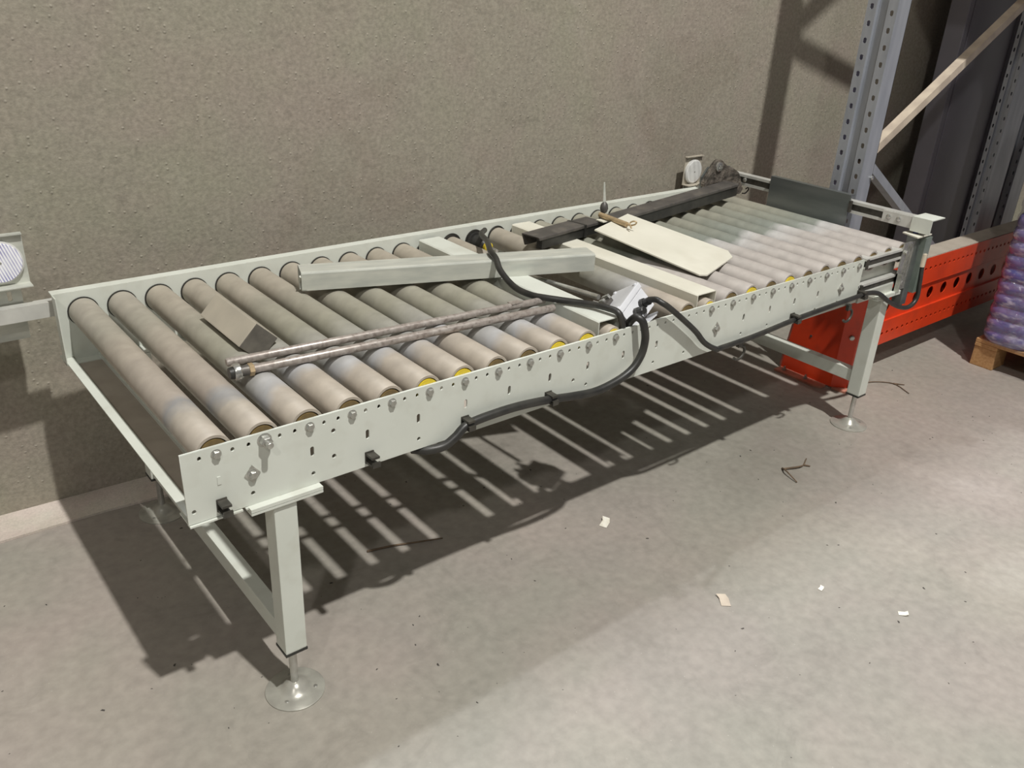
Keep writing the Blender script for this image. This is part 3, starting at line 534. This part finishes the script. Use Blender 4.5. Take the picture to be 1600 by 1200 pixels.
bm = bm_new(); extrude_poly(bm, [jp(0.055, 0.004, 0.094), jp(0.055, -0.040, 0.094), jp(0.075, -0.046, 0.094), jp(0.125, -0.010, 0.094), jp(0.125, 0.004, 0.094)], E3 * 0.003); obj('mounting_ear', bm, BOXM, JB)
bm = bm_new()
lathe(bm, jp(0.060, 0.1125, 0.015), E2 - E3*0.9, [(0, 0.016), (0.012, 0.016), (0.013, 0.011), (0.030, 0.011), (0.031, 0.007), (0.055, 0.007)], 12)
lathe(bm, jp(0.095, 0.105, -0.002), E2*0.6 - E3, [(0, 0.013), (0.018, 0.013), (0.019, 0.009), (0.034, 0.009)], 12)
for k in range(3): box(bm, (0.045 + 0.02*k, 0.09 + 0.008*k, -0.022), (0.055 + 0.02*k, 0.118, -0.004), JM)
obj('terminal_connector', bm, CHROME, JB, smooth=True)
bm = bm_new(); box(bm, (0.06, 0.075, -0.012), (0.125, 0.110, -0.001), JM); obj('terminal_plate', bm, DARKSTEEL, JB)

def cable(name, label, pts, r):
    bm = bm_new(); tube(bm, smooth_path(pts, 8), r, 14); o = obj(name, bm, BLACK, None, smooth=True); return tag(o, label, 'cable')
cable('cable', 'thick black cable draped from the yellow drive hub over the channel to the junction box',
      [(1.46, 0.965, 0.835), (1.370, 0.868, 0.856), (1.283, 0.720, 0.880), (1.175, 0.560, 0.902), (1.150, 0.500, 0.900), (1.130, 0.445, 0.874), (1.125, 0.368, 0.846), (1.125, 0.290, 0.844), (1.143, 0.240, 0.846), (1.187, 0.181, 0.845), (1.226, 0.117, 0.847), (1.240, 0.062, 0.850), (1.248, 0.025, 0.846), (1.256, 0.012, 0.818), (1.264, 0.016, 0.790), (1.280, 0.030, 0.776)], 0.0102)
cable('cable', 'thick black cable looping from the junction box down the near rail through two clips',
      [(1.300, 0.026, 0.772), (1.292, 0.016, 0.806), (1.294, -0.006, 0.832), (1.304, -0.024, 0.824), (1.313, -0.030, 0.796), (1.321, -0.030, 0.760), (1.312, -0.030, 0.714), (1.278, -0.030, 0.674), (1.219, -0.028, 0.649), (1.135, -0.024, 0.635), (1.043, -0.020, 0.642), (0.963, -0.019, 0.654), (0.859, -0.020, 0.666), (0.769, -0.020, 0.669), (0.668, -0.019, 0.662), (0.624, -0.020, 0.636), (0.590, -0.016, 0.618), (0.549, 0.0, 0.612), (0.52, 0.03, 0.610)], 0.0122)
cable('cable', 'black cable running from the junction box along the rail bottom to the end sensor',
      [(1.389, 0.034, 0.857), (1.390, 0.006, 0.866), (1.394, -0.012, 0.862), (1.414, -0.024, 0.848), (1.482, -0.024, 0.799), (1.567, -0.024, 0.733), (1.626, -0.022, 0.679), (1.695, -0.020, 0.640), (1.736, -0.019, 0.636), (1.912, -0.019, 0.638), (2.15, -0.019, 0.651), (2.382, -0.019, 0.657), (2.582, -0.019, 0.661), (2.613, -0.020, 0.664), (2.706, -0.026, 0.648), (2.803, -0.03, 0.596), (2.898, -0.034, 0.555), (2.975, -0.038, 0.541), (3.022, -0.040, 0.570), (3.014, -0.040, 0.64), (3.002, -0.037, 0.714)], 0.0095)

# ------------------------------------------------------------------ storage rack
rack = thing('storage_rack', 'grey galvanised pallet rack frame with punched uprights and diagonal braces by the end stop', 'rack', (3.1, 0.375, 0))
def part(name, bm, m, par=rack): 
    o = obj(name, bm, m); o.parent = par; o.matrix_parent_inverse = Matrix.Translation(-Vector(par.location)); return o
HT = 4.2
def upright(x0, y0, w, dpt, holes_m=None):
    """punched face towards -X, spanning y0..y0+w; closed sides dpt deep"""
    e = w * 0.32
    bm = bm_new(); t = 0.0025
    box(bm, (x0 + 0.014, y0 + e, 0.012), (x0 + 0.0165, y0 + w - e, HT)); box(bm, (x0, y0 + e - t, 0.012), (x0 + 0.0165, y0 + e, HT)); box(bm, (x0, y0 + w - e, 0.012), (x0 + 0.0165, y0 + w - e + t, HT))
    box(bm, (x0, y0, 0.012), (x0 + dpt, y0 + t, HT)); box(bm, (x0, y0 + w - t, 0.012), (x0 + dpt, y0 + w, HT))
    box(bm, (x0 + dpt - t, y0, 0.012), (x0 + dpt, y0 + 0.02, HT)); box(bm, (x0 + dpt - t, y0 + w - 0.02, 0.012), (x0 + dpt, y0 + w, HT))
    up = part('upright', bm, RACK)
    for ya in (y0 + 0.001, y0 + w - e):
        bm = bm_new(); cell = 0.067; ye = ya + e - 0.001; off = 0.022 if ya > y0 + 0.01 else 0.0; k = 0; zb = 0.012; hw, hh, ch = e*0.17, 0.011, 0.004; prev = None
        def ring(z): return [bm.verts.new((x0, ya, z)), bm.verts.new((x0, ye, z))]
        prev = ring(zb); z = zb + off + 0.01; nx = ring(z); bm.faces.new((prev[0], prev[1], nx[1], nx[0])); prev = nx
        while z + cell < HT:
            nx = ring(z + cell); yc = (ya + ye)/2; zc = z + cell/2
            oc = [bm.verts.new((x0, yc + a_, zc + b_)) for a_, b_ in ((-hw, -hh + ch), (-hw + ch, -hh), (hw - ch, -hh), (hw, -hh + ch), (hw, hh - ch), (hw - ch, hh), (-hw + ch, hh), (-hw, hh - ch))]
            A, B, C_, D = prev[0], prev[1], nx[1], nx[0]
            for f in ((A, B, oc[2], oc[1]), (B, oc[3], oc[2]), (B, C_, oc[4], oc[3]), (C_, oc[5], oc[4]), (C_, D, oc[6], oc[5]), (D, oc[7], oc[6]), (D, A, oc[0], oc[7]), (A, oc[1], oc[0])): bm.faces.new(f)
            prev = nx; z += cell
        bmesh.ops.recalc_face_normals(bm, faces=bm.faces); bmesh.ops.solidify(bm, geom=bm.faces[:], thickness=0.0025); me = bm
        s = obj('punched_strip', me, RACK); s.parent = up
    bm = bm_new(); box(bm, (x0 - 0.02, y0 - 0.02, 0.0), (x0 + dpt + 0.02, y0 + w + 0.02, 0.012)); s = obj('foot_plate', bm, RACK); s.parent = up
    return up
upright(3.10, 0.375, 0.140, 0.095)
upright(4.76, 0.505, 0.075, 0.21)
upright(5.10, 0.505, 0.075, 0.16)
def brace(x0, z0, x1, z1, y, m=BRACE):
    d = Vector((x1 - x0, 0, z1 - z0)); Lb = d.length; M = Matrix.Translation((x0, y, z0)) @ Matrix.Rotation(-math.atan2(d.z, d.x), 4, 'Y')
    bm = bm_new(); box(bm, (0, 0, 0.0), (Lb, 0.045, 0.003), M); box(bm, (0, 0, -0.036), (Lb, 0.003, 0.0), M); box(bm, (0, 0.042, -0.036), (Lb, 0.045, 0), M); part('diagonal_brace', bm, m)
brace(3.19, 1.02, 4.78, 1.90, 0.455)
brace(4.78, 1.96, 3.19, 2.56, 0.455)
brace(3.19, 2.66, 4.78, 3.50, 0.455)
brace(4.78, 0.10, 3.19, 1.07, 0.455, RACK)
bm = bm_new(); lathe(bm, (3.188, 0.374, 0.985), (0, -1, 0), [(0, 0.010), (0.008, 0.010), (0.010, 0.006)], 6); part('brace_bolt', bm, CHROME)
# unseen beams, boards and cartons added to shade the wall behind the rack
for x in (3.74, 4.66):
    bm = bm_new(); box(bm, (x, -0.85, 2.28), (x + 0.05, 0.454, 2.40)); part('added_beam', bm, RED)
for k in range(4):
    bm = bm_new(); box(bm, (3.72, 0.335 - 0.30*k - 0.12, 2.402), (4.74, 0.335 - 0.30*k, 2.424)); part('deck_board', bm, CHIP)
load = thing('unseen_shade_load', 'unseen carton load added above the rack to shade the wall behind', 'carton', (4.24, -0.2, 2.4245))
for k in range(2): obj('carton', bevbox((-0.52, -0.56, 0.52*k), (0.50, 0.54, 0.52*k + 0.515), 0.006, 1), CHIP, load)
# ------------------------------------------------------------------ red rack guard
gd = thing('rack_guard', 'red steel end guard with perforated low beam in front of the grey rack foot', 'guard', (3.08, 0.25, 0))
def gpart(name, me, m):
    o = obj(name, me, m); o.parent = gd; o.matrix_parent_inverse = Matrix.Translation(-Vector(gd.location)); return o
bm = bm_new(); t = 0.006; Hg = 0.56
plan = [(3.085, 0.58), (3.068, 0.56), (3.068, 0.275), (3.120, 0.222), (3.215, 0.222), (3.215, 0.228), (3.123, 0.228), (3.074, 0.278), (3.074, 0.557), (3.090, 0.576)]
extrude_poly(bm, [(x, y, 0.010) for x, y in plan], (0, 0, Hg - 0.010))
for v in bm.verts:
    if v.co.z > 0.3 and v.co.y > 0.4: v.co.y -= 0.06
gpart('guard_shield', bm, RED)
bm = bm_new(); extrude_poly(bm, [(3.012, 0.56, 0), (3.068, 0.56, 0), (3.068, 0.30, 0), (3.03, 0.30, 0), (3.012, 0.33, 0)], (0, 0, 0.010)); gpart('base_plate', bm, REDD)
bm = bm_new(); extrude_poly(bm, [(3.068, 0.27, 0), (3.075, 0.205, 0), (3.105, 0.190, 0), (3.16, 0.205, 0), (3.165, 0.27, 0)], (0, 0, 0.010)); gpart('base_plate', bm, REDD)
for x, y in ((3.04, 0.52), (3.042, 0.40), (3.135, 0.212)):
    bm = bm_new(); lathe(bm, (x, y, 0.010), (0, 0, 1), [(0, 0.011), (0.010, 0.011), (0.010, 0.005), (0.022, 0.005)], 6); gpart('anchor_bolt', bm, BOLT)
bm = bm_new(); lathe(bm, (3.10, 0.2425, 0.27), (-0.7, -0.72, 0), [(0, 0.012), (0.008, 0.012), (0.010, 0.007)], 8); gpart('bolt', bm, BOLT)
bm = bm_new(); lathe(bm, (3.0675, 0.43, 0.22), (-1, 0, 0), [(0, 0.006), (0.002, 0.006)], 10); gpart('bolt_hole', bm, SPECK)
bx0, bx1 = 3.216, 5.25
hs = [ell(3.25 + 0.0485*k, 0.505, 0.011, 0.008, 8) for k in range(40)]
M = Matrix.Translation((0, 0.25, 0)) @ XZ
gpart('beam_panel', holed_plate('beam_panel', rect(bx0, 0.425, bx1, 0.562), hs, 0.004, M), RED)
hs = [ell(3.255 + 0.1425*k, 0.357, 0.031, 0.031, 20) for k in range(14)]
gpart('beam_panel', holed_plate('beam_panel', rect(bx0, 0.288, bx1, 0.424), hs, 0.004, Matrix.Translation((0, 0.262, 0)) @ XZ), RED)
hs = [ell(3.25 + 0.0485*k, 0.223, 0.011, 0.008, 8) for k in range(40)]
gpart('beam_panel', holed_plate('beam_panel', rect(bx0, 0.165, bx1, 0.287), hs, 0.004, M), RED)
bm = bm_new(); box(bm, (bx0, 0.2475, 0.421), (bx1, 0.266, 0.426)); box(bm, (bx0, 0.2475, 0.285), (bx1, 0.266, 0.290)); gpart('fold', bm, RED)
bm = bm_new(); box(bm, (bx0, 0.2522, 0.165), (bx1, 0.355, 0.169)); box(bm, (bx0, 0.353, 0.165), (bx1, 0.357, 0.558)); gpart('beam_back', bm, RED)
bm = bm_new(); box(bm, (bx0, 0.250, 0.5622), (bx1, 0.357, 0.567)); gpart('beam_top', bm, DUST)
bm = bm_new(); box(bm, (3.6, 0.60, 0.0005), (5.4, 0.68, 0.055)); ob = obj('floor_rail', bm, mat('dark_floor_rail', (0.09, 0.085, 0.08), (0.13, 0.12, 0.11), 9, 0.6)); tag(ob, 'low dark floor rail on the concrete behind the red guard beam', 'rail')

# ------------------------------------------------------------------ purple-grey steel column by the wall
colm = thing('steel_column', 'purple-grey painted steel column with flanges standing behind the rack frame', 'column', (4.75, 0.90, 0))
for nm, a_, b_ in (('web', (4.68, 0.80, 0.0), (5.24, 0.815, 4.0)), ('flange', (4.595, 0.79, 0.0), (4.645, 0.90, 4.0)), ('flange', (5.235, 0.775, 0.0), (5.262, 0.90, 4.0)), ('back_web', (4.645, 0.85, 0.0), (4.70, 0.865, 4.0))):
    o = obj(nm, bevbox(a_, b_, 0.004, 1), COLM); o.parent = colm; o.matrix_parent_inverse = Matrix.Translation(-Vector(colm.location))

# ------------------------------------------------------------------ pallet and wrapped bottles
pal = thing('pallet', 'wooden pallet under the film-wrapped blue bottles', 'pallet', (3.99, 0.034, 0))
def ppart(name, bm, m, par=pal): o = obj(name, bm, m); o.parent = par; o.matrix_parent_inverse = Matrix.Translation(-Vector(par.location)); return o
for x in (3.99, 4.41, 4.83):
    for y in (-0.08, -0.46, -0.84): ppart('block', bevbox((x, y, 0.0), (x + 0.14, y + 0.114, 0.105), 0.004), WOOD)
for y in (-0.08, -0.46, -0.84): ppart('stringer_board', bevbox((3.985, y, 0.106), (4.97, y + 0.114, 0.126), 0.003), WOOD)
for x in (3.985, 4.20, 4.41, 4.62, 4.83): ppart('deck_board', bevbox((x, -0.84, 0.127), (x + 0.14, 0.034, 0.147), 0.003), WOOD)
def bottle(z0, hgt, w):
    bm = bm_new(); rings = []; n = 36
    nz = int(hgt / 0.010)
    for k in range(nz + 1):
        z = z0 + hgt * k / nz; u = k / nz
        taper = 1 - 0.16 * max(0, (u - 0.82) / 0.18) ** 2 - 0.10 * max(0, (0.08 - u) / 0.08) ** 2
        rip = 1 + 0.075 * (abs(math.sin(math.pi * (z - z0) / 0.066)) ** 0.7 - 0.6)
        ring = []
        for j in range(n):
            a = 2*math.pi*j/n; c, s = math.cos(a), math.sin(a); q = 3.2
            rad = w * taper * rip / ((abs(c)**q + abs(s)**q) ** (1/q)); ring.append(bm.verts.new((rad*c, rad*s, z)))
        rings.append(ring)
    for r0, r1 in zip(rings, rings[1:]):
        for j in range(n): bm.faces.new((r0[j], r0[(j+1) % n], r1[(j+1) % n], r1[j]))
    bm.faces.new(rings[0]); bm.faces.new(rings[-1]); return bm
pk = thing('bottle_pack', 'ribbed blue-violet bottles wrapped in clear film standing on the pallet', 'bottles', (4.09, -0.10, 0.149))
first = None
for (x, y) in ((0, 0), (0, -0.27), (0.27, 0), (0.27, -0.27), (0.54, 0), (0, -0.54), (0.27, -0.54)):
    if first is None:
        first = obj('bottle', bottle(0, 0.70, 0.128), BOTTLE, pk, (x, y, 0), True); capm = obj('bottle_top', bottle(0.701, 0.06, 0.098), BOTTLECAP, first, smooth=True)
    else:
        o = first.copy(); COL.objects.link(o); o.location = (x, y, 0); o.parent = pk; c = capm.copy(); COL.objects.link(c); c.parent = o
bm = bm_new(); n = 90; rings = []
for k in range(40):
    z = -0.0 + 0.76 * k / 39; ring = []
    for j in range(n):
        a = 2*math.pi*j/n; c, s = math.cos(a), math.sin(a); q = 7
        rx, ry = 0.268, 0.405; rad = 1 / ((abs(c/rx)**q + abs(s/ry)**q) ** (1/q)) + 0.004*math.sin(z*95 + 3*math.sin(a*5)) + 0.003*math.sin(a*23 + z*40)
        ring.append(bm.verts.new((0.135 + rad*c, -0.27 + rad*s, z)))
    rings.append(ring)
for r0, r1 in zip(rings, rings[1:]):
    for j in range(n): bm.faces.new((r0[j], r0[(j+1) % n], r1[(j+1) % n], r1[j]))
obj('stretch_film', bm, FILM, pk, smooth=True)
pk2 = thing('bottle_pack', 'upper blue-violet bottles stacked on top of the film-wrapped bottles', 'bottles', (4.15, -0.12, 0.912))
for k in range(1):
    for (x, y) in ((0, 0), (0, -0.27), (0.27, 0), (0.27, -0.27), (0.54, 0), (0.54, -0.27), (0, -0.54), (0.27, -0.54)):
        o = first.copy(); COL.objects.link(o); o.location = (x, y, 0.763 * k); o.parent = pk2; c = capm.copy(); COL.objects.link(c); c.parent = o

# ------------------------------------------------------------------ litter on the floor
def twig(pts, r, label, kind='twig', m=TWIG):
    bm = bm_new()
    for chain in pts:
        pp = smooth_path([(x, y, r + 0.0005 + (z if z else 0)) for x, y, z in chain], 5); tube(bm, pp, [r * (1 - 0.5 * i / len(pp)) for i in range(len(pp))], 6)
    return tag(obj(kind, bm, m), label, kind)
twig([[(2.225, -0.049, 0), (2.20, -0.085, 0.012), (2.183, -0.147, 0)], [(2.222, -0.055, 0), (2.28, -0.085, 0.006), (2.32, -0.083, 0), (2.375, -0.060, 0)], [(2.32, -0.083, 0), (2.335, -0.105, 0)]], 0.004, 'small forked dry twig on the open floor in front of the conveyor')
twig([[(3.10, 0.17, 0), (3.20, 0.20, 0.004), (3.30, 0.20, 0), (3.385, 0.125, 0), (3.345, 0.02, 0)], [(3.385, 0.125, 0), (3.42, 0.085, 0)]], 0.0035, 'thin crooked dry twig on the floor beside the right front foot')
twig([[(0.60, 0.425, 0), (0.685, 0.403, 0), (0.76, 0.372, 0.002), (0.845, 0.343, 0)]], 0.004, 'straight dry brown stick lying in the shadow under the conveyor', 'stick')
def scrap(x, y, s, rz, label, m=PAPER, cat='paper scrap', name='paper_scrap', curl=0.012):
    bm = bm_new(); g = []
    for i in range(4):
        g.append([bm.verts.new((s*(i/3 - 0.5), s*0.6*(j - 0.5) + 0.15*s*(i == 3), 0.0012 + curl*(i/3)**2)) for j in range(2)])
    top = [[bm.verts.new(v.co + Vector((0, 0, 0.0008))) for v in r] for r in g]
    for r, t_, in ((g, 0), (top, 1)):
        for i in range(3): bm.faces.new((r[i][0], r[i+1][0], r[i+1][1], r[i][1]))
    for i in range(3):
        bm.faces.new((g[i][0], g[i+1][0], top[i+1][0], top[i][0])); bm.faces.new((g[i][1], g[i+1][1], top[i+1][1], top[i][1]))
    bm.faces.new((g[0][0], g[0][1], top[0][1], top[0][0])); bm.faces.new((g[3][0], g[3][1], top[3][1], top[3][0]))
    o = obj(name, bm, m, None, (x, y, 0)); o.rotation_euler = (0, 0, rz); tag(o, label, cat)
scrap(1.367, 0.088, 0.045, 0.4, 'curled white paper scrap on the floor near the middle of the conveyor')
scrap(1.383, -0.431, 0.050, 0.9, 'pale wood splinter on the bright floor beyond the shadow edge', BRACE, 'splinter', 'wood_splinter', 0.006)
scrap(1.797, -0.803, 0.030, -0.9, 'tiny cream chip lying farthest out on the bright floor', PAPER, 'chip', 'paint_chip', 0.004)
scrap(1.692, -0.578, 0.022, 0.1, 'tiny white chip on the bright floor between splinter and cream chip', PAPER, 'chip', 'paint_chip', 0.003)
bm = bm_new(); rnd = random.Random(3)
for k in range(230):
    x = rnd.uniform(-0.9, 3.6); y = rnd.uniform(-1.1, 1.05); s = rnd.choice([0.002, 0.002, 0.003, 0.003, 0.004, 0.006])
    a = rnd.uniform(0, 6.28); M = Matrix.Translation((x, y, 0.0004)) @ Matrix.Rotation(a, 4, 'Z')
    vsq = [bm.verts.new(M @ Vector(p)) for p in ((-s, -s*0.5, 0), (s, -s*0.35, 0), (s*0.6, s*0.5, 0), (-s*0.7, s*0.4, 0))]; tp = bm.verts.new(M @ Vector((0, 0, s*0.5)))
    for i in range(4): bm.faces.new((vsq[i], vsq[(i+1) % 4], tp))
    bm.faces.new(vsq)
o = obj('floor_grit', bm, SPECK); o['kind'] = 'stuff'; tag(o, 'dark grit and crumbs scattered over the concrete floor', 'grit')
